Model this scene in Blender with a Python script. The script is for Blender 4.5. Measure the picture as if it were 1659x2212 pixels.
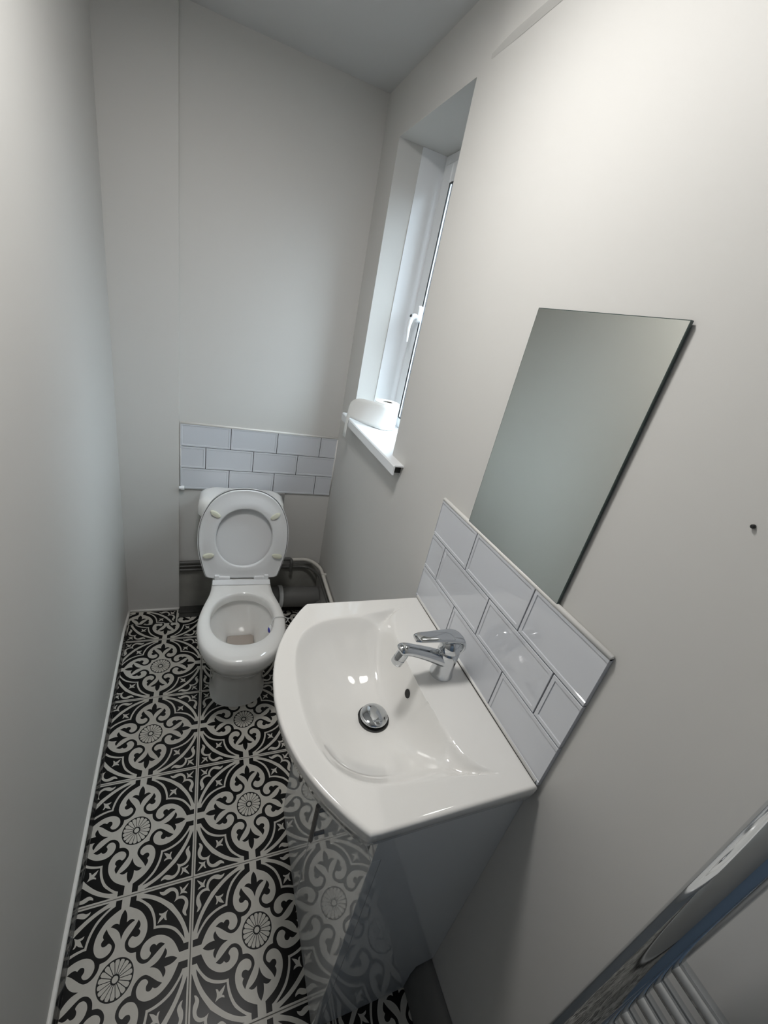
import bpy, bmesh, math, random
from mathutils import Vector, Matrix, geometry
random.seed(7)
for o in list(bpy.data.objects): bpy.data.objects.remove(o)
S = bpy.context.scene
COL = S.collection
PI = math.pi

# ------------------------------------------------------------------ camera
R = [[0.92004977, -0.33440519, 0.20416071], [0.02987754, -0.45968262, -0.88758054], [0.39066067, 0.82271809, -0.41293969]]
CP = (0.0101, -1.0073, 1.5397)
cd = bpy.data.cameras.new('camera'); cam = bpy.data.objects.new('camera', cd); COL.objects.link(cam)
m = Matrix(((R[0][0], -R[1][0], -R[2][0], CP[0]), (R[0][1], -R[1][1], -R[2][1], CP[1]), (R[0][2], -R[1][2], -R[2][2], CP[2]), (0, 0, 0, 1)))
cam.matrix_world = m
cd.sensor_fit = 'VERTICAL'; cd.sensor_height = 36; cd.sensor_width = 27
cd.lens = 891.1411 * 36 / 2212
cd.clip_start = 0.01
S.camera = cam

# ------------------------------------------------------------------ light and exposure
LAMP_POS = (0.05, -0.27, 2.252)
LAMP_POWER = 8.8
SKY = 25.0
w = bpy.data.worlds.new('world'); S.world = w; w.use_nodes = True
_nt = w.node_tree; _bg = _nt.nodes['Background']; _bg.inputs[1].default_value = SKY
_tc = _nt.nodes.new('ShaderNodeTexCoord'); _sx = _nt.nodes.new('ShaderNodeSeparateXYZ'); _cr = _nt.nodes.new('ShaderNodeValToRGB')
_mr = _nt.nodes.new('ShaderNodeMapRange'); _mr.inputs[1].default_value = -1; _mr.inputs[2].default_value = 1
_cr.color_ramp.elements[0].position = .49; _cr.color_ramp.elements[0].color = (.012, .013, .013, 1)
_cr.color_ramp.elements[1].position = .62; _cr.color_ramp.elements[1].color = (.165, .195, .225, 1)
_e = _cr.color_ramp.elements.new(1.0); _e.color = (.80, .91, 1.0, 1)
for a_, b_ in ((_tc.outputs['Generated'], _sx.inputs[0]), (_sx.outputs[2], _mr.inputs[0]), (_mr.outputs[0], _cr.inputs[0]), (_cr.outputs[0], _bg.inputs[0])): _nt.links.new(a_, b_)
S.view_settings.view_transform = 'Standard'; S.view_settings.look = 'None'
S.view_settings.gamma = 1; S.view_settings.use_curve_mapping = False
S.view_settings.exposure = 0.08

# ------------------------------------------------------------------ materials
def mat(name, col, rough=.5, metal=0, coat=0, noise=None, bump=None, spec=.5, emit=None, ior=1.5):
    M = bpy.data.materials.new(name); M.use_nodes = True
    nt = M.node_tree; b = nt.nodes['Principled BSDF']
    b.inputs['Base Color'].default_value = (*col, 1)
    b.inputs['Roughness'].default_value = rough
    b.inputs['Metallic'].default_value = metal
    b.inputs['Coat Weight'].default_value = coat
    b.inputs['Coat Roughness'].default_value = .04
    b.inputs['Specular IOR Level'].default_value = spec
    b.inputs['IOR'].default_value = ior
    if emit:
        b.inputs['Emission Color'].default_value = (*emit[0], 1); b.inputs['Emission Strength'].default_value = emit[1]
    tc = None
    if noise or bump:
        tc = nt.nodes.new('ShaderNodeTexCoord')
    if noise:
        sc, amt = noise
        n = nt.nodes.new('ShaderNodeTexNoise'); n.inputs['Scale'].default_value = sc; n.inputs['Detail'].default_value = 5
        nt.links.new(tc.outputs['Object'], n.inputs['Vector'])
        r = nt.nodes.new('ShaderNodeMix'); r.data_type = 'RGBA'
        r.inputs[6].default_value = (*[c * (1 - amt) for c in col], 1); r.inputs[7].default_value = (*[min(1, c * (1 + amt)) for c in col], 1)
        nt.links.new(n.outputs['Fac'], r.inputs[0]); nt.links.new(r.outputs[2], b.inputs['Base Color'])
    if bump:
        sc, st = bump
        n = nt.nodes.new('ShaderNodeTexNoise'); n.inputs['Scale'].default_value = sc; n.inputs['Detail'].default_value = 3
        nt.links.new(tc.outputs['Object'], n.inputs['Vector'])
        bp = nt.nodes.new('ShaderNodeBump'); bp.inputs['Strength'].default_value = st; bp.inputs['Distance'].default_value = .002
        nt.links.new(n.outputs['Fac'], bp.inputs['Height']); nt.links.new(bp.outputs['Normal'], b.inputs['Normal'])
    return M
PAINT = mat('wall paint', (.63, .622, .60), .55, noise=(3, .015), bump=(28, .12), spec=.3)
CEIL = mat('ceiling paint', (.56, .56, .555), .8, bump=(30, .1), spec=.2)
SILL = mat('white upvc', (.82, .84, .86), .22)
CAULK = mat('white silicone', (.80, .79, .76), .35)
CERAMIC = mat('white ceramic', (.80, .79, .765), .07, coat=.6)
SEATM = mat('white plastic seat', (.76, .765, .77), .16)
BUFF = mat('cream rubber buffer', (.66, .66, .54), .5)
LAM = mat('white gloss laminate', (.66, .68, .69), .015, coat=.5, ior=1.55)
CHROME = mat('chrome', (.62, .64, .66), .06, metal=1)
STEEL = mat('brushed steel handle', (.22, .22, .23), .22, metal=1)
DARK = mat('black', (.01, .01, .01), .6)
TILE = mat('white glazed tile', (.64, .66, .70), .05, coat=.5, bump=(9, .06))
GROUTB = mat('black grout', (.012, .012, .014), .8)
FBLACK = mat('black floor tile', (.005, .005, .0052), .3, noise=(40, .3), spec=.22)
FWHITE = mat('off white tile motif', (.56, .54, .49), .36, noise=(60, .08), spec=.35)
FGROUT = mat('grey floor grout', (.13, .125, .11), .8)
MIRROR = mat('mirror silver', (.78, .795, .75), .01, metal=1)
MEDGE = mat('dark glass edge', (.05, .075, .07), .15)
PIPEG = mat('grey plastic pipe', (.16, .16, .155), .4)
PIPED = mat('dark grey painted pipe', (.10, .10, .095), .4)
PIPEW = mat('white painted pipe', (.68, .66, .61), .35)
GREYLOW = mat('mottled grey lower wall', (.30, .295, .27), .85, noise=(14, .25), bump=(60, .3))
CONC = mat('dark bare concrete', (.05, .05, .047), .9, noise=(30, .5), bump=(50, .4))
BOARD = mat('grey backing board', (.30, .30, .295), .8)
PAPER = mat('tissue paper', (.86, .86, .84), .9, bump=(220, .25))
CORE = mat('cardboard core', (.12, .10, .08), .9)
BLACKP = mat('black rubber gasket', (.008, .008, .009), .4)
BLUE = mat('blue toilet gel', (.04, .04, .35), .2)
BACKBLUE = mat('blue grey unseen backing', (.20, .29, .42), .4)
OUTB = mat('dark outside backdrop', (.0135, .0120, .0135), .95, noise=(4, .2), spec=0)
FRAMEDIM = mat('dimmed outer window frame', (.030, .027, .030), .6)  # outer half of the white frame, painted dark to dim the sky-lit strip
WATER = mat('stained water', (.40, .35, .31), .1)
FROST = mat('matt ceramic foot', (.55, .56, .55), .3)
def skirt_mat():
    M = mat('dark streaked gloss skirting', (.03, .03, .032), .12)  # dark gloss base with grey noise streaks
    nt = M.node_tree; b = nt.nodes['Principled BSDF']
    tc = nt.nodes.new('ShaderNodeTexCoord'); mp = nt.nodes.new('ShaderNodeMapping'); mp.inputs['Scale'].default_value = (3, 16, 60)
    n = nt.nodes.new('ShaderNodeTexNoise'); n.inputs['Scale'].default_value = 1; n.inputs['Detail'].default_value = 4; n.inputs['Distortion'].default_value = 1.4
    cr = nt.nodes.new('ShaderNodeValToRGB'); cr.color_ramp.elements[0].position = .42; cr.color_ramp.elements[0].color = (.014, .014, .015, 1)
    cr.color_ramp.elements[1].position = .62; cr.color_ramp.elements[1].color = (.16, .155, .145, 1)
    nt.links.new(tc.outputs['Object'], mp.inputs[0]); nt.links.new(mp.outputs[0], n.inputs['Vector']); nt.links.new(n.outputs['Fac'], cr.inputs[0]); nt.links.new(cr.outputs[0], b.inputs['Base Color'])
    return M
SKIRT = skirt_mat()
def glass_mat():
    M = bpy.data.materials.new('window glass'); M.use_nodes = True; nt = M.node_tree
    for n in list(nt.nodes): nt.nodes.remove(n)
    o = nt.nodes.new('ShaderNodeOutputMaterial'); mx = nt.nodes.new('ShaderNodeMixShader'); lw = nt.nodes.new('ShaderNodeLayerWeight'); pw = nt.nodes.new('ShaderNodeMath'); pw.operation = 'POWER'; pw.inputs[1].default_value = 5
    fr = nt.nodes.new('ShaderNodeMath'); fr.operation = 'MULTIPLY_ADD'; fr.inputs[1].default_value = .9; fr.inputs[2].default_value = .04
    nt.links.new(lw.outputs['Facing'], pw.inputs[0]); nt.links.new(pw.outputs[0], fr.inputs[0])
    t = nt.nodes.new('ShaderNodeBsdfTransparent'); t.inputs[0].default_value = (.93, .95, .95, 1); g = nt.nodes.new('ShaderNodeBsdfGlossy'); g.inputs['Roughness'].default_value = .02
    nt.links.new(fr.outputs[0], mx.inputs[0]); nt.links.new(t.outputs[0], mx.inputs[1]); nt.links.new(g.outputs[0], mx.inputs[2]); nt.links.new(mx.outputs[0], o.inputs[0])
    return M
GLASS = glass_mat()

# ------------------------------------------------------------------ helpers
def obj(name, bm, mats, parent=None, smooth=None, bevel=None, seg=3, subd=0, recalc=True):
    if recalc: bmesh.ops.recalc_face_normals(bm, faces=bm.faces)
    me = bpy.data.meshes.new(name); bm.to_mesh(me); bm.free()
    if not isinstance(mats, (list, tuple)): mats = [mats]
    for x in mats: me.materials.append(x)
    o = bpy.data.objects.new(name, me); COL.objects.link(o)
    if parent: o.parent = parent
    if bevel:
        b = o.modifiers.new('b', 'BEVEL'); b.width = bevel; b.segments = seg; b.limit_method = 'ANGLE'; b.angle_limit = math.radians(35)
    if subd:
        s = o.modifiers.new('s', 'SUBSURF'); s.levels = subd; s.render_levels = subd
    if smooth is not None:
        if smooth is True: smooth = 180
        for p in me.polygons: p.use_smooth = True
        if smooth < 180: me.set_sharp_from_angle(angle=math.radians(smooth))
    return o
def tag(o, label=None, cat=None, group=None, kind=None):
    if label: o['label'] = label
    if cat: o['category'] = cat
    if group: o['group'] = group
    if kind: o['kind'] = kind
    return o
def thing(name, label, cat, loc=(0, 0, 0), rz=0, group=None, kind=None):
    o = bpy.data.objects.new(name, None); COL.objects.link(o); o.location = loc; o.rotation_euler = (0, 0, rz); o.empty_display_size = .05
    return tag(o, label, cat, group, kind)
def box(bm, x0, x1, y0, y1, z0, z1, mi=0):
    vs = [bm.verts.new(p) for p in ((x0, y0, z0), (x1, y0, z0), (x1, y1, z0), (x0, y1, z0), (x0, y0, z1), (x1, y0, z1), (x1, y1, z1), (x0, y1, z1))]
    for f in ((0, 3, 2, 1), (4, 5, 6, 7), (0, 1, 5, 4), (1, 2, 6, 5), (2, 3, 7, 6), (3, 0, 4, 7)):
        bm.faces.new([vs[i] for i in f]).material_index = mi
    return bm
def nb(): return bmesh.new()
def quad(bm, pts, mi=0):
    f = bm.faces.new([bm.verts.new(p) for p in pts]); f.material_index = mi; return f
def loft(bm, rings, caps=(True, True), closed=True, mi=0):
    V = [[bm.verts.new(p) for p in r] for r in rings]
    n = len(V[0])
    for a, b in zip(V, V[1:]):
        for i in range(n if closed else n - 1):
            j = (i + 1) % n
            bm.faces.new((a[i], a[j], b[j], b[i])).material_index = mi
    if caps[0]: bm.faces.new(list(reversed(V[0]))).material_index = mi
    if caps[1]: bm.faces.new(V[-1]).material_index = mi
    return V
def tube(bm, pts, r, n=16, caps=True, flat=None):
    pts = [Vector(p) for p in pts]
    rs = r if isinstance(r, (list, tuple)) else [r] * len(pts)
    rings = []; up = None
    for i, p in enumerate(pts):
        t = (pts[min(i + 1, len(pts) - 1)] - pts[max(i - 1, 0)]).normalized()
        if up is None:
            up = Vector((0, 0, 1)) if abs(t.z) < .9 else Vector((0, 1, 0))
        a = t.cross(up).normalized(); b = a.cross(t).normalized(); up = b
        rings.append([p + a * (math.cos(2 * PI * k / n) * rs[i]) + b * (math.sin(2 * PI * k / n) * rs[i] * (flat or 1)) for k in range(n)])
    loft(bm, rings, (caps, caps)); return bm
def arcpath(pts, rad, n=7):
    """polyline with rounded corners"""
    P = [Vector(p) for p in pts]; out = [P[0]]
    for i in range(1, len(P) - 1):
        a = (P[i - 1] - P[i]).normalized(); b = (P[i + 1] - P[i]).normalized()
        s = P[i] + a * rad; e = P[i] + b * rad
        for k in range(n + 1):
            t = k / n; out.append(s * (1 - t) ** 2 + P[i] * 2 * t * (1 - t) + e * t * t)
    out.append(P[-1]); return out
def lathe(bm, prof, axis_o=(0, 0, 0), n=40, caps=(True, True), mi=0, M=None):
    rings = []
    for r, z in prof:
        ring = [Vector((r * math.cos(2 * PI * k / n), r * math.sin(2 * PI * k / n), z)) for k in range(n)]
        if M: ring = [M @ p for p in ring]
        rings.append([p + Vector(axis_o) for p in ring])
    loft(bm, rings, caps, mi=mi); return bm
def rrect(cx, cy, hx, hy, r, n=6):
    out = []
    for sx, sy, a0 in ((1, 1, 0), (-1, 1, 90), (-1, -1, 180), (1, -1, 270)):
        for k in range(n + 1):
            a = math.radians(a0 + 90 * k / n)
            out.append((cx + sx * (hx - r) + r * math.cos(a), cy + sy * (hy - r) + r * math.sin(a)))
    return out
def sstep(x):
    x = max(0, min(1, x)); return x * x * (3 - 2 * x)
def poly_rad(poly, c, th):
    """distance from c to a closed polygon along direction th"""
    dx, dy = math.cos(th), math.sin(th); best = None
    for (x1, y1), (x2, y2) in zip(poly, poly[1:] + poly[:1]):
        ex, ey = x2 - x1, y2 - y1; den = dx * ey - dy * ex
        if abs(den) < 1e-12: continue
        t = ((x1 - c[0]) * ey - (y1 - c[1]) * ex) / den; s = ((x1 - c[0]) * dy - (y1 - c[1]) * dx) / den
        if t > 0 and -1e-9 <= s <= 1 + 1e-9 and (best is None or t > best): best = t
    return best
def catmull(P, n=5, closed=True):
    out = []; N = len(P)
    for i in range(N if closed else N - 1):
        g = (lambda k: P[k % N]) if closed else (lambda k: P[max(0, min(N - 1, k))])
        p0, p1, p2, p3 = g(i - 1), g(i), g(i + 1), g(i + 2)
        for k in range(n):
            t = k / n
            out.append(tuple(.5 * (2 * b + (c - a) * t + (2 * a - 5 * b + 4 * c - d) * t * t + (3 * b - a - 3 * c + d) * t ** 3) for a, b, c, d in zip(p0, p1, p2, p3)))
    if not closed: out.append(tuple(P[-1]))
    return out

# ------------------------------------------------------------------ room shell
YF, ZC = -1.60, 2.262
XR = .568
def xr(y, z):
    s = sstep((y - .05) / .83)
    return XR + s * (.019 - .0125 * (z - .25))
def xl(y): return -.314 - .045 * (y - .28)
YB, YBOX, XBOX = .885, .868, -.116
tag(obj('ceiling', box(nb(), -.5, .75, YF - .02, .95, ZC, ZC + .1), CEIL), kind='structure')

WY0, WY1, WZ0, WZ1, WXO = .205, .703, 1.113, 2.100, .80
def wall_right():
    bm = nb()
    ys = [YF, -1.2, -.75, -.4, -.1, .05, WY0, .33, .45, .57, WY1, .80, YB + .03]
    zs = [0, .25, .6, .9, WZ0, 1.4, 1.75, WZ1, ZC]
    G = {}
    for y in ys:
        for z in zs: G[y, z] = bm.verts.new((xr(y, z), y, z))
    for y0, y1 in zip(ys, ys[1:]):
        for z0, z1 in zip(zs, zs[1:]):
            if y0 >= WY0 - 1e-6 and y1 <= WY1 + 1e-6 and z0 >= WZ0 - 1e-6 and z1 <= WZ1 + 1e-6: continue
            bm.faces.new((G[y0, z0], G[y1, z0], G[y1, z1], G[y0, z1]))
    # reveals of the window opening
    def rev(loop):
        o = [bm.verts.new((WXO, v.co.y, v.co.z)) for v in loop]
        for a, b, c, d in zip(loop, loop[1:], o[1:], o): bm.faces.new((a, b, c, d))
    wy = [y for y in ys if WY0 <= y <= WY1]; wz = [z for z in zs if WZ0 <= z <= WZ1]
    rev([G[WY1, z] for z in wz]); rev([G[WY0, z] for z in wz]); rev([G[y, WZ1] for y in wy]); rev([G[y, WZ0] for y in wy])
    o = obj('wall_right', bm, PAINT)
    return tag(o, kind='structure')
wr = wall_right()
def patch():
    # raised plaster edge high on the right wall
    bm = nb()
    x0, x1 = XR - .0005, XR - .011
    P = [(.150, 2.113), (.06, 2.113), (-.2, 2.118), (-.7, 2.125), (-.7, ZC), (.150, ZC)]
    f = [bm.verts.new((x0, y, z)) for y, z in P]; b = [bm.verts.new((x1 + (.009 if i in (0, 5) else 0), y, z + (.009 if i < 4 else 0))) for i, (y, z) in enumerate(P)]
    bm.faces.new(b)
    for i in range(6):
        j = (i + 1) % 6; bm.faces.new((f[i], f[j], b[j], b[i]))
    return tag(obj('trim_1', bm, PAINT, smooth=25), kind='structure')
patch()
def wall_back():
    bm = nb()
    box(bm, XBOX, .66, YB, YB + .1, .255, ZC)
    box(bm, -.45, XBOX, YBOX, YB + .1, 0, ZC)
    box(bm, XBOX, .66, YB, YB + .1, 0, .255, 1)  # lower strip, a darker mottled grey than the wall above
    return tag(obj('wall_back', bm, [PAINT, GREYLOW]), kind='structure')
wall_back()
bm = nb()
for y0, y1 in ((YF, .9),):
    vs = [(xl(y0), y0, 0), (xl(y1), y1, 0), (xl(y1), y1, ZC), (xl(y0), y0, ZC)]
    o_ = [(v[0] - .1, v[1], v[2]) for v in vs]
    loft(bm, [vs, o_])
tag(obj('wall_left', bm, PAINT), kind='structure')
tag(obj('wall_front', box(nb(), -.5, .75, YF - .1, YF, 0, ZC), BACKBLUE), kind='structure')  # unseen wall, coloured blue-grey to cut fill and cool the bounce
tag(obj('outside_backdrop', box(nb(), .85, 3.5, 1.25, 1.35, -1, 2.9), OUTB), kind='structure')  # added dark slab beyond the glass, keeps bright sky out of the pane
# unseen door behind the camera, blue added for the chrome's reflection
dr = thing('door_1', None, None, (.12, YF, 0), kind='structure')
bm = nb(); box(bm, -.36, .36, .002, .03, .0, 1.96); obj('door_leaf', bm, BACKBLUE, dr, bevel=.003)
bm = nb(); box(bm, -.41, -.36, .002, .045, 0, 2.01); box(bm, .36, .41, .002, .045, 0, 2.01); box(bm, -.36, .36, .002, .045, 1.96, 2.01); obj('door_frame', bm, SILL, dr, bevel=.003)
bm = nb(); tube(bm, [(.3, .03, 1.0), (.3, .08, 1.0)], .01); tube(bm, [(.305, .08, 1.0), (.19, .08, 1.0)], .009); obj('door_handle', bm, CHROME, dr, smooth=40)

# ------------------------------------------------------------------ floor with patterned tiles
TP = .3279
body0 = [(-.5, -.0306, 1), (-.421, -.0288, 1), (-.3995, -.0722), (-.3726, -.1127), (-.3387, -.1434), (-.3012, -.1656), (-.2637, -.1768), (-.2221, -.1778), (-.1875, -.1658), (-.1598, -.1423), (-.1483, -.1105), (-.1503, -.0887), (-.1614, -.0684), (-.1807, -.0559), (-.2043, -.058), (-.2201, -.0737), (-.2215, -.0831, 1), (-.211, -.0991), (-.2121, -.118), (-.2231, -.1287), (-.2403, -.1301), (-.2555, -.1169, 1), (-.2708, -.1257), (-.2898, -.1244), (-.3163, -.1096, 1), (-.2858, -.0924), (-.2549, -.0691), (-.2275, -.0485), (-.1998, -.0335), (-.1684, -.0359), (-.1412, -.0535), (-.1225, -.0817), (-.117, -.117, 1)]
tref0 = [(-.4103, 0, 1), (-.3853, -.0162), (-.3547, -.0244), (-.3221, -.0249, 1), (-.3324, -.0445), (-.3315, -.0659), (-.3193, -.0834, 1), (-.3067, -.0566), (-.2855, -.0306), (-.2582, -.0115), (-.2227, 0, 1)]
thin_o = [(-.4498, -.0731, 1), (-.4361, -.1008), (-.4094, -.137), (-.3719, -.1738), (-.331, -.1985), (-.2864, -.2144), (-.25, -.222), (-.2235, -.2235, 1)]
thin_i = [(-.4545, -.1037, 1), (-.424, -.1444), (-.3864, -.1865), (-.3383, -.2148), (-.2902, -.2315), (-.239, -.239, 1)]
thick_o = [(-.4545, -.1037, 1), (-.446, -.1426), (-.4228, -.1954), (-.389, -.2501), (-.3523, -.2962), (-.3255, -.3255)]
thick_i = [(-.4833, -.1224, 1), (-.4673, -.1627), (-.4479, -.207), (-.4177, -.2604), (-.3809, -.3113), (-.3505, -.3505)]
star = [(-.2487, -.2487, 1), (-.2719, -.2637), (-.2923, -.2764, 1), (-.3014, -.2599), (-.3161, -.2544, 1), (-.3088, -.2775), (-.3088, -.2985), (-.3196, -.3216, 1), (-.2942, -.3107), (-.2743, -.309), (-.2544, -.3161, 1), (-.2578, -.3037), (-.2730, -.2955, 1), (-.2597, -.2784)]
tail_o = [(-.4629, -.2437, 1), (-.4485, -.2474, 1), (-.4319, -.2673), (-.4278, -.2856), (-.4344, -.3079), (-.4436, -.3327), (-.4367, -.3546), (-.4152, -.3702), (-.387, -.3725), (-.3608, -.3608, 1)]
tail_i = [(-.4629, -.2437, 1), (-.4549, -.2718), (-.4665, -.2963), (-.4698, -.326), (-.4629, -.3545), (-.443, -.3779), (-.4183, -.39), (-.392, -.392, 1)]
fl0 = [(-.392, -.392, 1), (-.4023, -.4017), (-.4196, -.407), (-.4353, -.4046), (-.4598, -.3956, 1), (-.4507, -.4104), (-.4349, -.4194, 1), (-.4498, -.4397), (-.4597, -.4531), (-.4672, -.4672, 1)]
def smooth2(P, n=3, closed=False):
    P = [(p[0], p[1], p[2] if len(p) > 2 else 0) for p in P]; N = len(P); out = []
    for i in range(N if closed else N - 1):
        p1, p2 = P[i], P[(i + 1) % N]
        p0 = P[i - 1] if (closed or i > 0) and not p1[2] else p1
        p3 = P[(i + 2) % N] if (closed or i + 2 < N) and not p2[2] else p2
        for k in range(n):
            t = k / n
            out.append(tuple(.5 * (2 * p1[a] + (p2[a] - p0[a]) * t + (2 * p0[a] - 5 * p1[a] + 4 * p2[a] - p3[a]) * t * t + (3 * p1[a] - p0[a] - 3 * p2[a] + p3[a]) * t ** 3) for a in (0, 1)))
    if not closed: out.append(P[-1][:2])
    return out
dg = lambda L: [(y, x) for x, y in reversed(L)]
def rot4(L, k):
    for _ in range(k): L = [(-y, x) for x, y in L]
    return L
def tile_polys():
    """list of (layer, material, polygon) in unit tile coordinates"""
    out = []
    b = smooth2(body0); qd = b + dg(b)[1:]; full = []
    for k in range(4): full += rot4(qd, k)
    out.append((1.4, 1, full))
    t = smooth2(tref0); tr = t + [(x, -y) for x, y in reversed(t)][1:-1]
    to, ti = smooth2(thin_o), smooth2(thin_i)
    thin = to + dg(to)[1:] + ti[:-1][::1][0:0]
    thin = to + dg(to)[1:] + list(reversed(ti + dg(ti)[1:]))
    ko, ki = smooth2(thick_o), smooth2(thick_i)
    thick = ko + dg(ko)[1:] + list(reversed(ki + dg(ki)[1:]))
    junc = [(-.5, -.0735), (-.4498, -.0731), (-.4545, -.1037), (-.4833, -.1224), (-.5, -.145)]
    st = smooth2(star, closed=True)
    wo, wi = smooth2(tail_o), smooth2(tail_i)
    wave = wo + dg(wo)[1:] + list(reversed(wi + dg(wi)[1:]))[1:-1]
    fl = smooth2(fl0); fleur = fl + dg(fl)[1:-1]
    for k in range(4):
        out.append((2.4, 0, rot4(tr, k)))
        for q_, pl in enumerate((thin, thick, junc, dg(junc), st, wave, fleur)): out.append((1 + .04 * q_, 1, rot4(pl, k)))
        out.append((1.7 + .05 * k, 1, rot4([(-.497, -.5), (-.4845, -.4845), (-.4845, .4845), (-.497, .5)], k)))
        out.append((2.2, 2, rot4([(-.5, -.5), (-.4968, -.4968), (-.4968, .4968), (-.5, .5)], k)))
    cir = lambda r, n=36: [(r * math.cos(2 * PI * i / n), r * math.sin(2 * PI * i / n)) for i in range(n)]
    out.append((2.4, 0, cir(.118, 48)))
    N = 18
    for k in range(N):
        a = 2 * PI * (k + .5) / N; hw = PI / N; pt = []
        for r, g in ((.030, .0022), (.060, .0022), (.096, .0022)):
            pt.append((r, a - hw + g / r))
        for s in (-.6, 0, .6): pt.append((.1095 - .003 * abs(s), a + s * hw))
        for r, g in ((.096, .0022), (.060, .0022), (.030, .0022)): pt.append((r, a + hw - g / r))
        out.append((3, 1, [(r * math.cos(b_), r * math.sin(b_)) for r, b_ in pt]))
    out.append((3, 1, cir(.020, 20)))
    return out
TPOLY = []
for lay, mi, P in tile_polys():
    P = [p for i, p in enumerate(P) if (p[0] - P[i - 1][0]) ** 2 + (p[1] - P[i - 1][1]) ** 2 > 1e-10]
    tris = geometry.tessellate_polygon([[Vector((x, y, 0)) for x, y in P]])
    TPOLY.append((lay, mi, P, tris))
LH = .00012
def add_tile(bm, cx, cy, z=0, clip=None):
    for lay, mi, P, tris in TPOLY:
        vs = [bm.verts.new((cx + x * TP, cy + y * TP, z + lay * LH)) for x, y in P]
        for t in tris:
            try: f = bm.faces.new([vs[i] for i in t]); f.material_index = mi
            except ValueError: pass
            else:
                f.normal_update()
                if f.normal.z < 0: f.normal_flip()
bm = nb()
quad(bm, [(-.5, YF - .05, 0), (.7, YF - .05, 0), (.7, .98, 0), (-.5, .98, 0)], 0)
for i in (-1, 0, 1):
    for j in range(-5, 3): add_tile(bm, (i + .5) * TP, (j + .5) * TP)
tag(obj('floor', bm, [FBLACK, FWHITE, FGROUT], recalc=False), kind='structure')
# narrow cut piece of tile in front of the boxed-in corner
bm = nb(); add_tile(bm, -.284, .6995, .0006)
def clip(bm, co, no):
    bmesh.ops.bisect_plane(bm, geom=bm.verts[:] + bm.edges[:] + bm.faces[:], plane_co=co, plane_no=no, clear_outer=True)
clip(bm, (0, .868, 0), (0, 1, 0)); clip(bm, (0, .768, 0), (0, -1, 0)); clip(bm, (-.119, 0, 0), (1, 0, 0)); clip(bm, (-.36, 0, 0), (-1, 0, 0))
quad(bm, [(-.36, .766, .0006), (-.119, .766, .0006), (-.119, .868, .0006), (-.36, .868, .0006)], 0)
quad(bm, [(-.122, .766, .0012), (-.118, .766, .0012), (-.118, .868, .0012), (-.122, .868, .0012)], 1)
tag(obj('trim_2', bm, [FBLACK, FWHITE, FGROUT], recalc=False), kind='structure')
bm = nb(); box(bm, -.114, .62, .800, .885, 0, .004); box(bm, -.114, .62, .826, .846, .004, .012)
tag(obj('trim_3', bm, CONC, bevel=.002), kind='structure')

# skirting strip on the left, white silicone beads
bm = nb()
H = .048; tp = .020
def tapered(y): return H * min(1, max(.05, (.868 - y) / .22))
ysk = [YF + .001, -1, -.5, 0, .3, .55, .65, .75, .82, .866]
rings = []
for y in ysk:
    h = tapered(y); xb = xl(y) + .0005 + .012 * h / H
    rings.append([(xb, y, 0), (xl(y) + .003, y, h), (xl(y) + .0005, y, h), (xl(y) + .0005, y, 0)])
loft(bm, rings); tag(obj('baseboard_left', bm, SKIRT), kind='structure')
bm = nb()
tube(bm, [(xl(y) + .003, y, tapered(y) + .0045) for y in ysk], .0065, 10)
tube(bm, [(xl(.866) + .003, YBOX - .003, .006), (XBOX - .001, YBOX - .003, .006)], .006, 10)
tag(obj('trim_4', bm, CAULK, smooth=True), kind='structure')

# ------------------------------------------------------------------ ceiling lamp (above, out of frame)
lm = thing('ceiling_lamp', 'round white flush ceiling lamp above the basin', 'lamp', LAMP_POS)
bm = nb(); lathe(bm, [(.125, .0095), (.125, -.012), (.112, -.016), (.11, -.004), (.02, -.004)], n=48); obj('lamp_housing', bm, SILL, lm, smooth=30)
ld = bpy.data.lights.new('lamp_light', 'AREA'); ld.shape = 'DISK'; ld.size = .21; ld.energy = LAMP_POWER; ld.color = (1.0, .98, .955)
lo = bpy.data.objects.new('lamp_light', ld); COL.objects.link(lo); lo.parent = lm; lo.location = (0, 0, -.018)

# ------------------------------------------------------------------ window
wn = thing('window_1', None, None, kind='structure')
XW = .738
def frame_box(bm, x0, x1, y0, y1, z0, z1, t):
    box(bm, x0, x1, y0, y0 + t, z0, z1); box(bm, x0, x1, y1 - t, y1, z0, z1)
    box(bm, x0, x1, y0 + t, y1 - t, z0, z0 + t); box(bm, x0, x1, y0 + t, y1 - t, z1 - t, z1)
bm = nb(); box(bm, .655, XW + .02, WY1 - .004, WY1 - .0005, WZ0 + .01, WZ1 - .0005); box(bm, .655, XW + .02, WY0 + .0005, WY0 + .004, WZ0 + .01, WZ1 - .0005); obj('window_liner', bm, SILL, wn)
bm = nb(); frame_box(bm, XW + .018, .80, WY0, WY1, WZ0 + .005, WZ1, .045); obj('outer_frame', bm, FRAMEDIM, wn)
bm = nb(); frame_box(bm, XW + .012, XW + .0178, WY0, WY1, WZ0 + .005, WZ1, .036); obj('window_frame', bm, SILL, wn, bevel=.003)
bm = nb(); frame_box(bm, XW, .7505, WY0 + .035, WY1 - .035, WZ0 + .010, WZ1 - .033, .062); obj('sash', bm, SILL, wn, bevel=.006, seg=4)
bm = nb(); frame_box(bm, XW + .0005, XW + .0035, WY0 + .0965, WY1 - .0965, WZ0 + .0715, WZ1 - .0945, .005); obj('gasket', bm, BLACKP, wn)
bm = nb(); box(bm, XW + .004, XW + .010, WY0 + .099, WY1 - .099, WZ0 + .074, WZ1 - .097); obj('glass_pane', bm, GLASS, wn)
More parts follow.
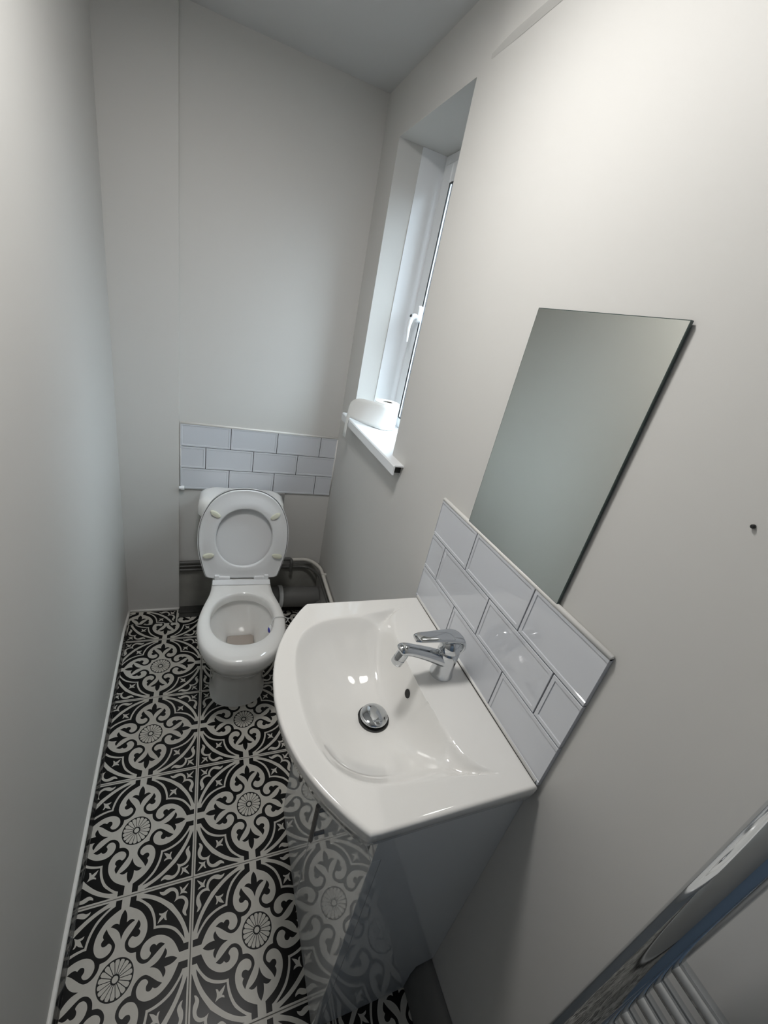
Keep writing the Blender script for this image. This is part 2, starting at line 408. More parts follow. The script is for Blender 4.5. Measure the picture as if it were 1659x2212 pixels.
# sill board with hollow open end
bm = nb()
T0, X0, X1, Y0, Y1 = 1.146, .534, .7375, .100, .735
def sill_prof(y):
    return [(X0, y, T0 - .032), (X0, y, T0 - .004), (X0 + .004, y, T0), (X1, y, T0), (X1, y, T0 - .0045), (X0 + .005, y, T0 - .0045), (X0 + .005, y, T0 - .032)]
def sill_seg(y0, y1, xe):
    a = [(min(x, xe), y, z) for x, y, z in sill_prof(y0)]; b = [(min(x, xe), y, z) for x, y, z in sill_prof(y1)]
    loft(bm, [a, b])
sill_seg(Y0, WY0 + .001, xr(.15, 1.14)); sill_seg(WY0, WY1, X1); sill_seg(WY1 - .001, Y1, xr(.72, 1.14) - .001)
obj('window_sill', bm, SILL, wn)
bm = nb(); box(bm, .5395, xr(.2, 1.12) - .001, .118, .70, T0 - .030, T0 - .006); obj('sill_filler', bm, DARK, wn)  # solid black block inside the hollow board
# handle on the far sash stile
hb = thing('window_handle', None, None); hb.parent = wn
bm = nb(); HY = .604
ring0 = rrect(HY, 1.586, .011, .030, .0105)
loft(bm, [[(XW - .0005, y, z) for y, z in ring0], [(XW - .010, y, z) for y, z in ring0], [(XW - .014, HY + (y - HY) * .8, 1.586 + (z - 1.586) * .93) for y, z in ring0]])
obj('handle_base', bm, SILL, hb, smooth=50)
bm = nb(); tube(bm, catmull([(XW - .012, HY, 1.575), (XW - .024, HY, 1.575), (XW - .034, HY, 1.562), (XW - .038, HY, 1.538), (XW - .036, HY, 1.508), (XW - .034, HY, 1.483)], 5, False), [.0105] * 8 + [.009] * 6 + [.0075] * 5 + [.0055] * 5 + [.0045] * 2, 14); obj('handle_lever', bm, SILL, hb, smooth=60)
bm = nb(); tube(bm, [(XW - .030, HY, 1.573), (XW - .040, HY, 1.577)], .0055, 12); obj('lock_button', bm, DARK, hb, smooth=40)

# ------------------------------------------------------------------ metro tile splashbacks
def splash(name, label, M4, rows, pitch, tw, x0, x1, ztop):
    """tiles in local (u along wall, v up, w out); M4 maps to world; rows = list of joint lists"""
    t = thing(name, label, 'wall tiles')
    bm = nb(); g = nb()
    T = .009
    for r, joints in enumerate(rows):
        zt = ztop - r * pitch - (.0013 if r else 0); zb = ztop - (r + 1) * pitch + (.0013 if r < len(rows) - 1 else 0)
        ed = [x0] + [j for j in joints] + [x1]
        for k, (a, b) in enumerate(zip(ed, ed[1:])):
            a_, b_ = a + (.0013 if k else 0), b - (.0013 if k < len(ed) - 2 else 0)
            fullL = True; fullR = True
            # cut tiles keep their frame only on uncut sides
            if (b_ - a_) < tw * .93:
                if k == 0: fullL = False
                if k == len(ed) - 2: fullR = False
            rings = []
            for ins, w_ in ((0, 0), (0, T - .0005), (.0006, T), (.0072, T), (.0084, T - .0016), (.0125, T - .0016)):
                l_ = a_ + (ins if fullL else min(ins, .0003) * 1); r_ = b_ - (ins if fullR else min(ins, .0003))
                rings.append([M4 @ Vector(p) for p in ((l_, zb + ins, w_), (r_, zb + ins, w_), (r_, zt - ins, w_), (l_, zt - ins, w_))])
            loft(bm, rings)
    obj('glazed_tiles', bm, TILE, t, smooth=28)
    n = len(rows)
    box(g, x0 + .001, x1 - .001, ztop - n * pitch + .001, ztop - .001, .0004, T - .0035)
    bmesh.ops.transform(g, matrix=M4, verts=g.verts)
    obj('black_grout', g, GROUTB, t)
    return t
# right wall: local u = -y, v = z, w = -x
MR = Matrix(((0, 0, -1, XR - .0003), (-1, 0, 0, 0), (0, 1, 0, 0), (0, 0, 0, 1)))
sr = splash('tiled_splashback', 'white framed metro tile splashback with black grout above the basin', MR,
       [[.3466, .5486], [.2479, .4499, .6519], [.3523, .5543]], .1003, .202, .1802, .7197, 1.1647)
bm = nb(); tube(bm, [(XR - .0055, -.180, 1.1665), (XR - .0055, -.7197, 1.1665)], .0052, 10); tube(bm, [(XR - .004, -.1795, .872), (XR - .004, -.1795, 1.165)], .0035, 8)
tube(bm, [(XR - .010, -.190, .869), (XR - .010, -.715, .869)], .0032, 8); obj('sealant_bead', bm, CAULK, sr, smooth=True)
# back wall: u = x, v = z, w = -y
MB_ = Matrix(((1, 0, 0, 0), (0, 0, -1, YB - .0003), (0, 1, 0, 0), (0, 0, 0, 1)))
bx = -.1112
sb = splash('tiled_splashback', 'white framed metro tile splashback with black grout behind the toilet', MB_,
       [[bx + .202 * k for k in (1, 2, 3)], [bx + .202 * k for k in (.5, 1.5, 2.5)], [bx + .202 * k for k in (1, 2, 3)]], .1003, .202, bx, .5785, .9815)
bm = nb(); tube(bm, [(bx, YB - .006, .983), (.578, YB - .006, .983)], .005, 10); tube(bm, [(.579, YB - .006, .683), (.576, YB - .006, .983)], .004, 8)
tube(bm, [(bx + .001, YB - .005, .683), (bx + .001, YB - .005, .983)], .0035, 8); obj('sealant_bead', bm, CAULK, sb, smooth=True)

# ------------------------------------------------------------------ mirror
mr = thing('wall_mirror', 'frameless rectangular mirror on the right wall above the basin tiles', 'mirror', (XR, -.4517, 1.17))
bm = nb(); box(bm, -.0085, -.0035, -.1487, .1487, 0, .4485); obj('mirror_glass', bm, MEDGE, mr)
bm = nb(); quad(bm, [(-.00865, -.1477, .001), (-.00865, .1477, .001), (-.00865, .1477, .4475), (-.00865, -.1477, .4475)]); obj('silvered_face', bm, MIRROR, mr)
bm = nb(); box(bm, -.0035, -.0004, -.12, .12, .03, .42); obj('adhesive_pad', bm, DARK, mr)

# ------------------------------------------------------------------ basin
ZB = .866
yc = -.457
bound = [(0, .178), (.05, .180), (.10, .189), (.15, .207), (.182, .238), (.200, .278), (.209, .33), (.214, .39), (.220, .44), (.231, .49), (.248, .533), (.236, .510), (.215, .476), (.19, .455), (.13, .440), (.06, .431)]
halfA = [(x, yc + d) for d, x in bound]            # far side
halfB = [(x, yc - d) for d, x in reversed(bound[1:])]
B_out = catmull(halfA, 4, False)
B_out = B_out + [(.429, yc)] + [(x, 2 * yc - y) for x, y in reversed(B_out[1:])]
front = catmull([(.243, .2655), (.215, .232), (.178, .175), (.154, .12), (.139, .06), (.134, 0)], 4, False)
foot = [(.5576, yc + .2665), (.262, yc + .2665)] + [(x, yc + d) for x, d in front] + [(x, yc - d) for x, d in reversed(front[:-1])] + [(.262, yc - .2665), (.5576, yc - .2665)]
D = (.350, -.463)
NT = 288
def scale_poly(poly, off):
    """approximate inward offset of a closed polygon"""
    n = len(poly); out = []
    for i in range(n):
        a, b, c = poly[i - 1], poly[i], poly[(i + 1) % n]
        t = Vector((c[0] - a[0], c[1] - a[1])).normalized(); nn = Vector((t.y, -t.x))
        if (Vector(D) - Vector(b)).dot(nn) < 0: nn = -nn
        out.append((b[0] + nn.x * off, b[1] + nn.y * off))
    return out
ths = [2 * PI * k / NT for k in range(NT)]
# aim extra rays exactly at the footprint corners so that they stay crisp
for cx_, cy_ in ((.5576, yc + .2665), (.5576, yc - .2665)):
    a = math.atan2(cy_ - D[1], cx_ - D[0]) % (2 * PI); k = min(range(NT), key=lambda i: abs(ths[i] - a)); ths[k] = a
RB = [poly_rad(B_out, D, t) for t in ths]; RO = [poly_rad(foot, D, t) for t in ths]
def smooth_list(L, n):
    for _ in range(n): L = [(L[i - 1] + 2 * L[i] + L[(i + 1) % len(L)]) / 4 for i in range(len(L))]
    return L
DEPTH1, DEPTH2 = .0125, .088
def edge_dist(x, y):
    best = 1
    for (x1, y1), (x2, y2) in zip(B_out, B_out[1:] + B_out[:1]):
        ex, ey = x2 - x1, y2 - y1; L = ex * ex + ey * ey
        if L < 1e-14: continue
        t = max(0, min(1, ((x - x1) * ex + (y - y1) * ey) / L)); best = min(best, math.hypot(x - x1 - t * ex, y - y1 - t * ey))
    return best
def inside(x, y):
    c = False
    for (x1, y1), (x2, y2) in zip(B_out, B_out[1:] + B_out[:1]):
        if (y1 > y) != (y2 > y) and x < (x2 - x1) * (y - y1) / (y2 - y1) + x1: c = not c
    return c
def bowl_z(x, y):
    if not inside(x, y): return ZB
    d = edge_dist(x, y); d = d * d / (d + .003)
    dx, dy = x - .345, abs(y - yc)
    a = .163 if dx < 0 else .088 + .028 * min(1, (dy / .19)) ** 2
    e = 2.9
    rho = ((abs(dx) / a) ** e + (dy / .203) ** e) ** (1 / e)
    g = math.atan2(dy / .203, dx / a) / PI      # 0 towards the deck, 1 towards the front
    p = 4.6 - 1.6 * sstep(g * 2) - 1.0 * sstep(g * 2 - 1)
    s2 = (1 - min(1, rho) ** p) ** 1.3
    k = sstep((x - .36) / .09)                  # more pronounced drop under the tap deck
    s1 = (1 - (1 - min(1, d / (.042 - .014 * k))) ** 2) * (1 + 1.1 * k)
    hr = math.hypot(x - .352, y + .468)
    return ZB - DEPTH1 * s1 - DEPTH2 * s2 + .06 * max(0, min(.12, hr - .032)) * s2
bs = thing('wash_basin', 'white bow fronted ceramic wash basin on the vanity cabinet', 'basin')
rings = []
for i in range(1, 93):
    t = i / 92
    rings.append([(D[0] + (ro - .006) * t * math.cos(th), D[1] + (ro - .006) * t * math.sin(th), bowl_z(D[0] + (ro - .006) * t * math.cos(th), D[1] + (ro - .006) * t * math.sin(th))) for ro, th in zip(RO, ths)])
rings.pop()
for a in (0, 25, 50, 70, 90):
    a = math.radians(a)
    rings.append([(D[0] + (ro - .006 + .006 * math.sin(a)) * math.cos(th), D[1] + (ro - .006 + .006 * math.sin(a)) * math.sin(th), ZB - .006 * (1 - math.cos(a))) for ro, th in zip(RO, ths)])
for drop, ins in ((.02, .0015), (.040, .006), (.046, .012), (.048, .03)):
    rings.append([(D[0] + (ro - ins) * math.cos(th), D[1] + (ro - ins) * math.sin(th), ZB - drop) for ro, th in zip(RO, ths)])
for f, dz_ in ((.875, .062), (.865, .100), (.80, .116), (.40, .119)):
    rings.append([(D[0] + min(ro - .032, ro * f + .0) * math.cos(th), D[1] + min(ro - .032, ro * f) * math.sin(th), ZB - dz_) for ro, th in zip(RO, ths)])
bm = nb(); loft(bm, rings, (True, True)); obj('basin_bowl', bm, CERAMIC, bs, smooth=50)
# overflow hole on the wall below the tap deck
bowl_pt = bowl_z
ox, oy = .4215, -.4655
oz = bowl_pt(ox, oy); nrm = Vector((-(bowl_pt(ox + .001, oy) - bowl_pt(ox - .001, oy)) / .002, -(bowl_pt(ox, oy + .001) - bowl_pt(ox, oy - .001)) / .002, 1)).normalized()
Mo = Matrix.Translation(Vector((ox, oy, oz))) @ nrm.to_track_quat('Z', 'X').to_matrix().to_4x4()
bm = nb(); lathe(bm, [(.0115, -.004), (.0115, .0006), (.0102, .0010), (.0096, .0004), (.0096, -.004)], n=28, M=Mo, caps=(True, False)); obj('overflow_rim', bm, CERAMIC, bs, smooth=40)
bm = nb(); lathe(bm, [(.0095, -.003), (.0095, .0007)], n=24, M=Mo); obj('overflow_hole', bm, DARK, bs)
pl = thing('basin_waste', 'round chrome dome plug in the bottom of the white basin', 'plug', (.352, -.468, bowl_pt(.352, -.468)))
bm = nb(); lathe(bm, [(.002, .001), (.0335, .0012), (.0345, .0026), (.033, .003)], n=40); obj('waste_ring', bm, DARK, pl, smooth=40)
bm = nb(); lathe(bm, [(.006, .002), (.006, .009)], n=16); obj('plug_stem', bm, DARK, pl)
bm = nb(); lathe(bm, [(.001, .009), (.029, .0092), (.0305, .0105), (.0295, .0125), (.026, .0145), (.020, .0163), (.012, .0176), (.004, .0181), (.0005, .0182)], n=48); obj('plug_dome', bm, CHROME, pl, smooth=50)

# ------------------------------------------------------------------ mixer tap
tp_ = thing('mixer_tap', 'chrome single lever mixer tap on the basin deck', 'tap', (.498, -.456, ZB))
bm = nb(); lathe(bm, [(.026, -.002), (.026, .003), (.0245, .006), (.0235, .02), (.0235, .045), (.0245, .058), (.0245, .066), (.022, .071), (.010, .072)], n=40); obj('tap_body', bm, CHROME, tp_, smooth=40)
bm = nb()
sp = catmull([(-.002, 0, .040), (-.02, 0, .049), (-.05, 0, .063), (-.085, 0, .077), (-.112, 0, .085), (-.121, 0, .081)], 4, False)
rr = [.021 - .0065 * min(1, i / 12) for i in range(len(sp))]; rr[-3:] = [.0145, .0130, .009]
tube(bm, sp, rr, 24, flat=.82); obj('tap_spout', bm, CHROME, tp_, smooth=60)
bm = nb(); Mn = Matrix.Translation(Vector((-.110, 0, .078))) @ Matrix.Rotation(math.radians(22), 4, 'Y')
lathe(bm, [(.0125, .0), (.0125, -.016), (.0118, -.0165), (.0118, -.018), (.0128, -.0185), (.0128, -.030), (.0115, -.032), (.009, -.030)], n=32, M=Mn); obj('tap_nozzle', bm, CHROME, tp_, smooth=35)
bm = nb()
lathe(bm, [(.022, .070), (.0235, .073), (.0235, .083), (.021, .093), (.014, .100), (.004, .103)], n=36); obj('lever_cap', bm, CHROME, tp_, smooth=50)
bm = nb()
prof = catmull([(.024, .066, .012, .005), (.027, .080, .016, .006), (.020, .098, .019, .007), (.0, .108, .020, .007), (-.030, .1105, .0175, .006), (-.060, .1115, .0155, .0055), (-.084, .1125, .014, .005), (-.094, .1115, .010, .004)], 4, False)
rings = []
for i, (x, z, hw, ht) in enumerate(prof):
    a = prof[min(i + 1, len(prof) - 1)]; b = prof[max(i - 1, 0)]; tx, tz = a[0] - b[0], a[1] - b[1]; L = math.hypot(tx, tz); nx, nz = tz / L, -tx / L
    rings.append([(x + nx * ht * math.sin(k * PI / 10), hw * math.cos(k * PI / 10), z + nz * ht * math.sin(k * PI / 10)) for k in range(20)])
loft(bm, rings); obj('tap_lever', bm, CHROME, tp_, smooth=50)

# ------------------------------------------------------------------ vanity cabinet
vc = thing('vanity_cabinet', 'white high gloss two door vanity cabinet under the basin', 'cabinet')
XC, YC0, YC1, ZT = .272, -.708, -.206, ZB - .0485
bm = nb()
def side(y0, y1):
    P = [(.2904, 0.001), (.5140, 0.001), (.5140, .085), (.5215, .121), (XR - .0005, .131), (XR - .0005, ZT), (.2725, ZT), (.2725, ZB - .1205), (.2904, ZB - .1205)]
    loft(bm, [[(x, y0, z) for x, z in P], [(x, y1, z) for x, z in P]])
side(YC0, YC0 + .016); side(YC1 - .016, YC1)
box(bm, .292, XR - .03, YC0 + .016, YC1 - .016, .135, .151); box(bm, .292, .31, YC0 + .016, YC1 - .016, .001, .135)
obj('carcass', bm, LAM, vc)
ym = -.457
for a, b, hy in ((YC0, ym - .0012, -.525), (ym + .0012, YC1, -.389)):
    bm = nb(); box(bm, XC, XC + .018, a, b, .001, ZB - .121); d = obj('door', bm, LAM, vc, bevel=.0012, seg=2)
    bm = nb(); X = XC - .028
    tube(bm, [(X, hy, .462), (X, hy, .592)], .0055, 14); tube(bm, [(X, hy, .482), (XC + .001, hy, .482)], .0045, 10); tube(bm, [(X, hy, .572), (XC + .001, hy, .572)], .0045, 10)
    obj('handle', bm, STEEL, d, smooth=40)

# ------------------------------------------------------------------ toilet
tl = thing('toilet', 'white close coupled toilet with lid and seat raised', 'toilet', (.144, .30, 0), math.radians(-1.8))
OY = .30
half = [(0, .078), (.035, .081), (.07, .093), (.105, .120), (.134, .160), (.153, .210), (.1615, .265), (.162, .31), (.155, .36), (.143, .41), (.132, .45), (.125, .49), (.122, .54), (.120, .60), (.120, .675)]
half = [(x, y - OY) for x, y in half]
hs = catmull(half, 4, False)
outer = [(x, y) for x, y in hs] + [(-x, y) for x, y in reversed(hs[1:])]
CT = (0, 0.035)
def ring_from(poly, z, NTT=144, c=CT, zf=None):
    out = []
    for k in range(NTT):
        th = 2 * PI * k / NTT; r = poly_rad(poly, c, th); x, y = c[0] + r * math.cos(th), c[1] + r * math.sin(th)
        out.append((x, y, z if zf is None else zf(x, y)))
    return out
def sc(poly, sx, y0, y1):
    """rescale polygon: width by sx, y range to [y0,y1]"""
    a = min(p[1] for p in poly); b = max(p[1] for p in poly)
    return [(p[0] * sx, y0 + (p[1] - a) / (b - a) * (y1 - y0)) for p in poly]
def ell(hx, y0, y1, e=2.15):
    cy = (y0 + y1) / 2; hy = (y1 - y0) / 2; out = []
    for k in range(96):
        t = 2 * PI * k / 96; c, s = math.cos(t), math.sin(t)
        out.append((hx * math.copysign(abs(c) ** (2 / e), c), cy + hy * math.copysign(abs(s) ** (2 / e), s)))
    return out
yA, yB = .078 - OY, .675 - OY
op0, op1 = .158 - OY, .466 - OY
R_ = []
sump = rrect(0.003, .365 - OY, .054, .055, .012, 8)
R_.append(ring_from(sump, .165)); R_.append(ring_from(sump, .205))
R_.append(ring_from(ell(.066, .300 - OY, .432 - OY, 3), .222))
R_.append(ring_from(ell(.088, .258 - OY, .452 - OY), .262))
R_.append(ring_from(ell(.108, .215 - OY, .466 - OY), .305))
R_.append(ring_from(ell(.121, .182 - OY, .474 - OY), .345))
R_.append(ring_from(ell(.127, .165 - OY, .477 - OY), .362))
R_.append(ring_from(ell(.117, .172 - OY, .460 - OY), .363))
R_.append(ring_from(ell(.1165, .172 - OY, .460 - OY), .385))
R_.append(ring_from(ell(.1185, .168 - OY, .462 - OY), .395))
R_.append(ring_from(ell(.124, .160 - OY, .468 - OY), .400))
for f, z in ((.35, .4025), (.7, .402)):
    a = ring_from(ell(.124, .160 - OY, .468 - OY), 0); b = ring_from(sc(outer, .955, yA + .009, yB), 0)
    R_.append([(p[0] * (1 - f) + q_[0] * f, p[1] * (1 - f) + q_[1] * f, z) for p, q_ in zip(a, b)])
for sx, ya, z in ((.955, yA + .009, .399), (.985, yA + .003, .393), (1.0, yA, .383), (1.0, yA, .365), (.99, yA + .002, .350), (.955, yA + .010, .332), (.90, yA + .030, .300), (.83, yA + .058, .262), (.755, yA + .088, .226), (.70, yA + .116, .196), (.66, yA + .132, .17)):
    R_.append(ring_from(sc(outer, sx, ya, yB - (.0 if z > .33 else .05)), z))
footp = [(x * .62, y) for x, y in outer]
def foot_poly(w_, y0, y1):
    h = catmull([(0, y0), (w_ * .45, y0 + .010), (w_ * .82, y0 + .04), (w_, y0 + .10), (w_, y0 + .2), (w_, y1)], 4, False)
    return h + [(-x, y) for x, y in reversed(h[1:])]
R_.append(ring_from(foot_poly(.101, .228 - OY, yB - .06), .13))
R_.append(ring_from(foot_poly(.102, .231 - OY, yB - .06), .06))
R_.append(ring_from(foot_poly(.107, .229 - OY, yB - .06), .012))
R_.append(ring_from(foot_poly(.111, .225 - OY, yB - .06), .0012))
bm = nb(); loft(bm, R_, (True, True)); obj('toilet_pan', bm, CERAMIC, tl, smooth=60)
bm = nb(); lathe(bm, [(.001, 0), (.05, 0)], n=8, caps=(False, False)); bm.free()
bm = nb(); f = bm.faces.new([bm.verts.new((x, y, .207)) for x, y in rrect(0.003, .365 - OY, .0535, .0545, .012, 6)]); obj('bowl_water', bm, WATER, tl)
# cistern
CY0, CY1 = .695 - OY, .862 - OY
bm = nb()
def crr(hx, y0, y1, r, z): return [(x, y, z - (.034 if z > .46 else 0)) for x, y in rrect(-.010, (y0 + y1) / 2, hx, (y1 - y0) / 2, r, 8)]
loft(bm, [crr(.135, CY0 + .012, CY1, .04, .403), crr(.15, CY0 + .004, CY1, .045, .45), crr(.158, CY0, CY1, .045, .55), crr(.166, CY0 - .002, CY1, .045, .665)]); obj('cistern', bm, CERAMIC, tl, smooth=50)
bm = nb()
loft(bm, [crr(.170, CY0 - .004, CY1, .045, .655), crr(.179, CY0 - .010, CY1, .05, .660), crr(.183, CY0 - .014, CY1, .052, .672), crr(.182, CY0 - .013, CY1, .052, .705), crr(.177, CY0 - .008, CY1 - .003, .052, .728), crr(.160, CY0 + .002, CY1 - .010, .05, .739), crr(.145, CY0 + .016, CY1 - .02, .045, .7425)]); obj('cistern_lid', bm, CERAMIC, tl, smooth=50)
bm = nb(); lathe(bm, [(.02, .708), (.02, .7115), (.018, .7125), (.003, .7125)], (-.01, (CY0 + CY1) / 2, 0), 28); obj('flush_button', bm, CHROME, tl, smooth=40)
# raised seat and lid: local plane, s = up the seat, n = towards the room
TILT = math.radians(9)
def sm(x, s, n):   # hinge line at y=.565, z=.405
    return (x + .001, .565 - OY + s * math.sin(TILT) - n * math.cos(TILT), .409 + s * math.cos(TILT) + n * math.sin(TILT))
sh = [(0, .399), (.055, .392), (.100, .371), (.134, .338), (.160, .288), (.175, .235), (.179, .178), (.175, .120), (.163, .064), (.152, .024), (.146, .008), (.134, .001), (.10, 0), (0, 0)]
so = catmull(sh, 4, False); s_outer = so + [(-x, y) for x, y in reversed(so[1:-1])]
CS = (0, .187)
def sring(poly, n, NTT=120, grow=0):
    out = []
    for k in range(NTT):
        th = 2 * PI * k / NTT; r = poly_rad(poly, CS, th) + grow; out.append(sm(r * math.cos(th), CS[1] + r * math.sin(th), n))
    return out
hole = ell(.1145, .057, .318, 2.1)
# seat ring, underside facing the room
bm = nb()
V = [sring(hole, .004, grow=.004), sring(hole, .004), sring(hole, .012, grow=-.001), sring(hole, .017, grow=.001), sring(hole, .019, grow=.006)]
a = sring(hole, .019, grow=.006); 
mid = []
for f, n in ((.33, .0165), (.66, .013)):
    A_ = [poly_rad(hole, CS, 2 * PI * k / 120) + .006 for k in range(120)]; B_ = [poly_rad(s_outer, CS, 2 * PI * k / 120) - .004 for k in range(120)]
    mid.append([sm((x * (1 - f) + y * f) * math.cos(2 * PI * k / 120), CS[1] + (x * (1 - f) + y * f) * math.sin(2 * PI * k / 120), n) for k, (x, y) in enumerate(zip(A_, B_))])
V += mid + [sring(s_outer, .011, grow=-.006), sring(s_outer, .012, grow=-.003), sring(s_outer, .011, grow=-.001), sring(s_outer, .004, grow=0), sring(s_outer, .002, grow=-.003)]
vv = [[bm.verts.new(p) for p in r] for r in V]
for A_, B_ in zip(vv, vv[1:] + vv[:1]):
    for i in range(120):
        j = (i + 1) % 120; bm.faces.new((A_[i], A_[j], B_[j], B_[i]))
seat = obj('toilet_seat', bm, SEATM, tl, smooth=60)
for x, s, ang in ((-.118, .291, -32), (.118, .291, 32), (-.139, .107, 12), (.139, .107, -12)):
    bm = nb(); a = math.radians(ang); rg = []
    for fr_, n in ((1.12, .010), (1.0, .020), (.9, .0235), (.6, .0245)):
        rg.append([sm(x + (math.cos(a) * .022 * math.cos(t) - math.sin(a) * .010 * math.sin(t)) * fr_, s + (-math.sin(-a) * .022 * math.cos(t) + math.cos(a) * .010 * math.sin(t)) * fr_, n) for t in [2 * PI * k / 24 for k in range(24)]])
    loft(bm, rg); obj('seat_buffer', bm, BUFF, seat, smooth=50)['label'] = 'cream rubber seat buffer'
# lid behind the seat
bm = nb()
loft(bm, [sring(s_outer, -.022, grow=-.020), sring(s_outer, -.019, grow=-.004), sring(s_outer, -.012, grow=.004), sring(s_outer, .0005, grow=.0055), sring(s_outer, .001, grow=.0035), sring(s_outer, -.006, grow=.001), sring(s_outer, -.008, grow=-.01)]); obj('toilet_lid', bm, SEATM, tl, smooth=60)
bm = nb(); box(bm, -.118, .118, .512 - OY, .548 - OY, .4015, .4075); obj('hinge_plate', bm, SEATM, tl, bevel=.002)
for sx in (-1, 1):
    bm = nb(); box(bm, sx * .075 - .026, sx * .075 + .026, .546 - OY, .575 - OY, .4015, .421); box(bm, sx * .102 - .010, sx * .102 + .010, .545 - OY, .585 - OY, .4015, .428); obj('hinge', bm, SEATM, tl, bevel=.004)

# rim block hanging on the toilet rim
rk = thing('toilet_rim_block', 'small blue toilet freshener clipped over the right side of the toilet rim', 'freshener')
bm = nb(); tube(bm, catmull([(.250, .290, .34), (.256, .291, .385), (.262, .291, .4045), (.285, .292, .4062), (.303, .293, .402), (.312, .296, .392)], 4, False), .0016, 8)
tube(bm, catmull([(.312, .296, .392), (.322, .300, .388), (.330, .312, .378), (.326, .322, .366), (.316, .318, .35)], 4, False), .002, 8); obj('wire_hanger', bm, SEATM, rk, smooth=True)
bm = nb(); bmesh.ops.create_icosphere(bm, subdivisions=3, radius=.012, matrix=Matrix.Translation((.2465, .283, .350)) @ Matrix.Diagonal((.55, 1, 1, 1))); obj('gel_block', bm, BLUE, rk, smooth=True)['label'] = 'blue gel block'
bm = nb(); bmesh.ops.create_icosphere(bm, subdivisions=3, radius=.016, matrix=Matrix.Translation((.2505, .287, .352)) @ Matrix.Diagonal((.5, 1, 1, 1))); obj('holder', bm, SEATM, rk, smooth=True)

# backing board behind the cistern
bm = nb(); box(bm, -.014, .352, .868, .8847, .60, .681)
tag(obj('backing_board', bm, BOARD, bevel=.002), 'grey unpainted board fixed to the wall behind the toilet cistern', 'board')

# ------------------------------------------------------------------ pipes
def pipe(name, label, segs, rad, m_, n=18, parts=()):
    t = thing(name, label, 'pipe'); bm = nb()
    for pts in segs: tube(bm, pts, rad, n)
    obj('pipe_run', bm, m_, t, smooth=60); return t
xq = lambda y: xr(y, .3) - .014
tA = pipe('water_pipe', 'dark upper pipe low on the back wall, ending in a bend right of the toilet', [arcpath([(XBOX + .002, .871, .283), (.402, .871, .296), (.425, .871, .296), (.425, .850, .290), (.425, .850, .232)], .012)], .009, PIPED)
tB = pipe('water_pipe', 'dark grey lower pipe bending along the corner beneath the white one', [arcpath([(XBOX + .002, .872, .240), (.515, .872, .246), (xq(.8) - .004, .80, .246), (xq(.3), .30, .246), (xq(-.19), -.19, .246)], .04)], .0075, PIPED)
tC = pipe('water_pipe', 'white painted pipe curving from the back wall along the right wall', [arcpath([(.428, .871, .292), (.520, .871, .293), (xq(.78) - .002, .79, .293), (xq(.3), .30, .290), (xq(-.19), -.19, .290)], .04)], .009, PIPEW)
bm = nb(); yk = .715; box(bm, xq(yk) - .011, xr(yk, .29) - .0005, yk - .006, yk + .006, .281, .306); obj('pipe_clip', bm, PIPEW, tC, bevel=.003)
tD = pipe('water_pipe', 'thin dark middle pipe between two others on the wall left of the toilet', [[(XBOX + .002, .871, .262), (.05, .871, .266)]], .006, PIPED)
# soil pipe
sp_ = thing('soil_pipe', 'large grey plastic soil pipe on the floor right of the toilet, along the right wall', 'pipe')
bm = nb(); tube(bm, [(.30, .792, .1115), (.50, .796, .100), (.5745, .80, .095)], .055, 36); obj('pipe_run', bm, PIPEG, sp_, smooth=60)
bm = nb(); tube(bm, [(.362, .7925, .109), (.382, .793, .1085)], .0605, 36); obj('coupling_collar', bm, SEATM, sp_, smooth=40)['label'] = 'white coupling collar'
bm = nb(); tube(bm, [(.2, .70, .17), (.26, .76, .13), (.31, .79, .112)], .05, 24); obj('pan_connector', bm, SEATM, sp_, smooth=60)
# half-round boxed pipe along the right wall
bm = nb()
def half_ring(y):
    xw = xr(y, .1) - .0008; pts = []
    for k in range(17):
        a = math.radians(90 + 90 * k / 16)
        pts.append((xw + .0515 * math.cos(a), y, .001 + .1165 * math.sin(a) ** .8))
    pts.append((xw, y, .001)); return pts
loft(bm, [half_ring(y) for y in (YF + .005, -1.2, -.8, -.4, 0, .3, .6, .735)])
tag(obj('skirting_pipe', bm, PIPEG, smooth=50), 'dark grey rounded pipe casing along the floor under the radiator, passing behind the cabinet', 'pipe')
# white isolation stub at the left edge of the back wall
vs_ = thing('pipe_stub', 'small white plastic pipe stub under the left end of the wall tiles', 'pipe')
bm = nb(); tube(bm, [(XBOX + .001, .862, .690), (-.100, .862, .690)], .008, 16); obj('stub', bm, SILL, vs_, smooth=40)
bm = nb(); lathe(bm, [(.0105, -.006), (.0105, .006)], n=20, M=Matrix.Translation((-.100, .862, .690)) @ Matrix.Rotation(PI / 2, 4, 'Y')); obj('stub_cap', bm, SILL, vs_, smooth=40)

# ------------------------------------------------------------------ toilet roll on the sill
tr_ = thing('toilet_roll', 'white toilet roll standing on the window sill with its paper trailing over the edge', 'toilet roll', (.657, .553, T0 + .0005))
bm = nb()
lathe(bm, [(.021, .001), (.047, 0), (.0495, .002), (.0495, .103), (.047, .105), (.022, .105), (.0205, .1035), (.0205, .003)], n=56, caps=(False, False)); obj('paper_roll', bm, PAPER, tr_, smooth=50)
bm = nb(); lathe(bm, [(.0203, .002), (.0203, .1035), (.0195, .1035), (.0195, .002)], n=32, caps=(False, False)); lathe(bm, [(.0194, .02), (.0005, .02)], n=32, caps=(False, False)); obj('cardboard_core', bm, CORE, tr_, smooth=40)
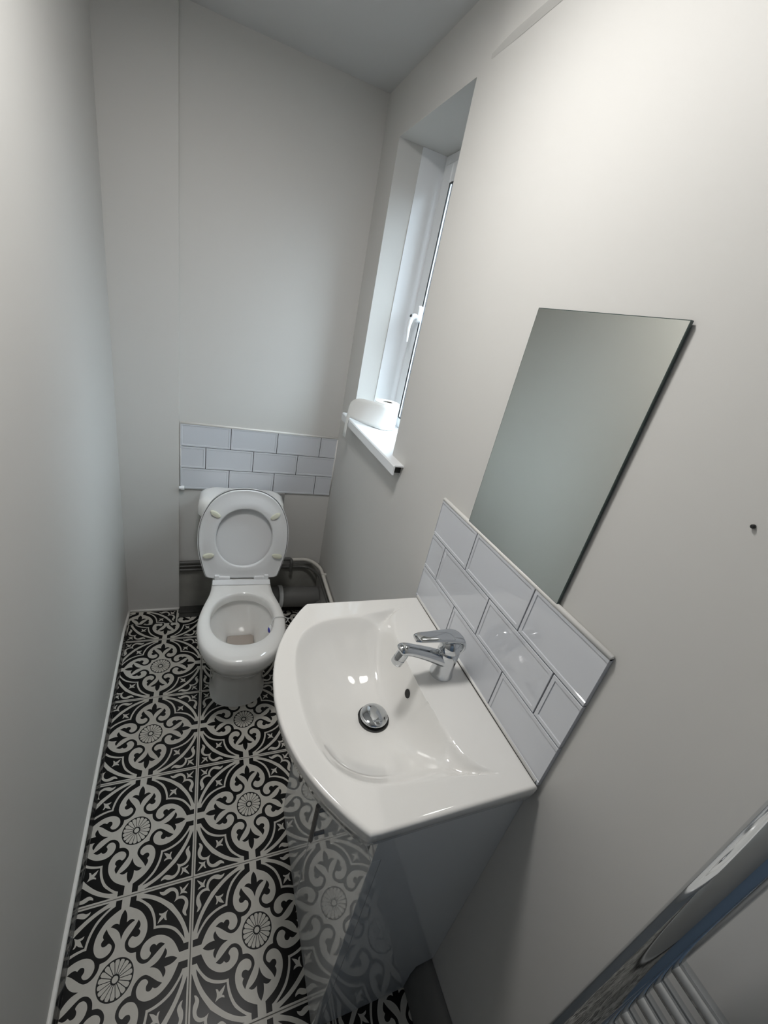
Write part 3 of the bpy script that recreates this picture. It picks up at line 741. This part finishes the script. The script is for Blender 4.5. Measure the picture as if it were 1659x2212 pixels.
# loose sheet: leaves the roll on the near side and trails to the far left, over the sill edge
path = catmull([(.0505, .004), (.0445, -.024), (.024, -.0445), (-.004, -.0503), (-.032, -.0385), (-.062, -.008), (-.092, .030), (-.1125, .062), (-.1195, .077)], 6, False)
bm = nb(); top = []; bot = []; n = len(path)
for i, (x, y) in enumerate(path):
    f = i / (n - 1); g = sstep((f - .45) / .55)
    top.append((x + .004 * math.sin(f * 8) * g, y + .034 * g, .103 - .004 * f - .030 * g ** 4 - .006 * g)); bot.append((x, y, .002 + .003 * g))
rows_ = [[tuple(a * (1 - k / 6) + b * k / 6 for a, b in zip(t_, b_)) for t_, b_ in zip(top, bot)] for k in range(7)]
for k, r in enumerate(rows_):      # carry every strip over the sill edge and let it hang
    x, y, z = r[-1]; w_ = k / 6
    for f, dx in ((.15, -.005), (.4, -.0075), (.7, -.0085), (1, -.0095)):
        r.append((x + dx, y + (.012 - .022 * w_) * f, z + (-.095 - (z - .002) * .9 + .012 * w_) * f))
loft(bm, rows_, (False, False), closed=False)
sheet = obj('loose_sheet', bm, PAPER, tr_, smooth=True, recalc=False)
sdm = sheet.modifiers.new('t', 'SOLIDIFY'); sdm.thickness = .0006

# ------------------------------------------------------------------ chrome towel radiator
rd = thing('towel_radiator', 'chrome ladder towel radiator on the right wall at the lower right corner', 'radiator')
for y in (-.953, -1.40):
    bm = nb(); lathe(bm, [(.002, 1.45), (.012, 1.449), (.0185, 1.443), (.0195, 1.435), (.0195, .40), (.0185, .392), (.002, .387)], (.500, y, 0), 40); obj('upright', bm, CHROME, rd, smooth=45)
    for z in (1.30, .55):
        bm = nb(); tube(bm, [(.515, y, z), (XR - .001, y, z)], .010, 16); lathe(bm, [(.02, 0), (.02, .006)], n=24, M=Matrix.Translation((XR - .007, y, z)) @ Matrix.Rotation(PI / 2, 4, 'Y')); obj('wall_bracket', bm, CHROME, rd, smooth=40)
zs_ = [.970 - .043 * k for k in range(7)] + [.60 - .046 * k for k in range(4)] + [1.41, 1.364]
for z in zs_:
    bm = nb(); tube(bm, [(.505, -.955, z), (.505, -1.40, z)], .0105, 18); obj('rail', bm, CHROME, rd, smooth=60)

# wall plug on the right wall
bm = nb(); lathe(bm, [(.0024, 0), (.0024, .003), (.0015, .004), (.0005, .004)], n=14, M=Matrix.Translation((XR - .0002, -.775, 1.42)) @ Matrix.Rotation(-PI / 2, 4, 'Y'))
tag(obj('wall_screw', bm, DARK, smooth=30), 'tiny dark screw in the white wall right of the mirror', 'screw')
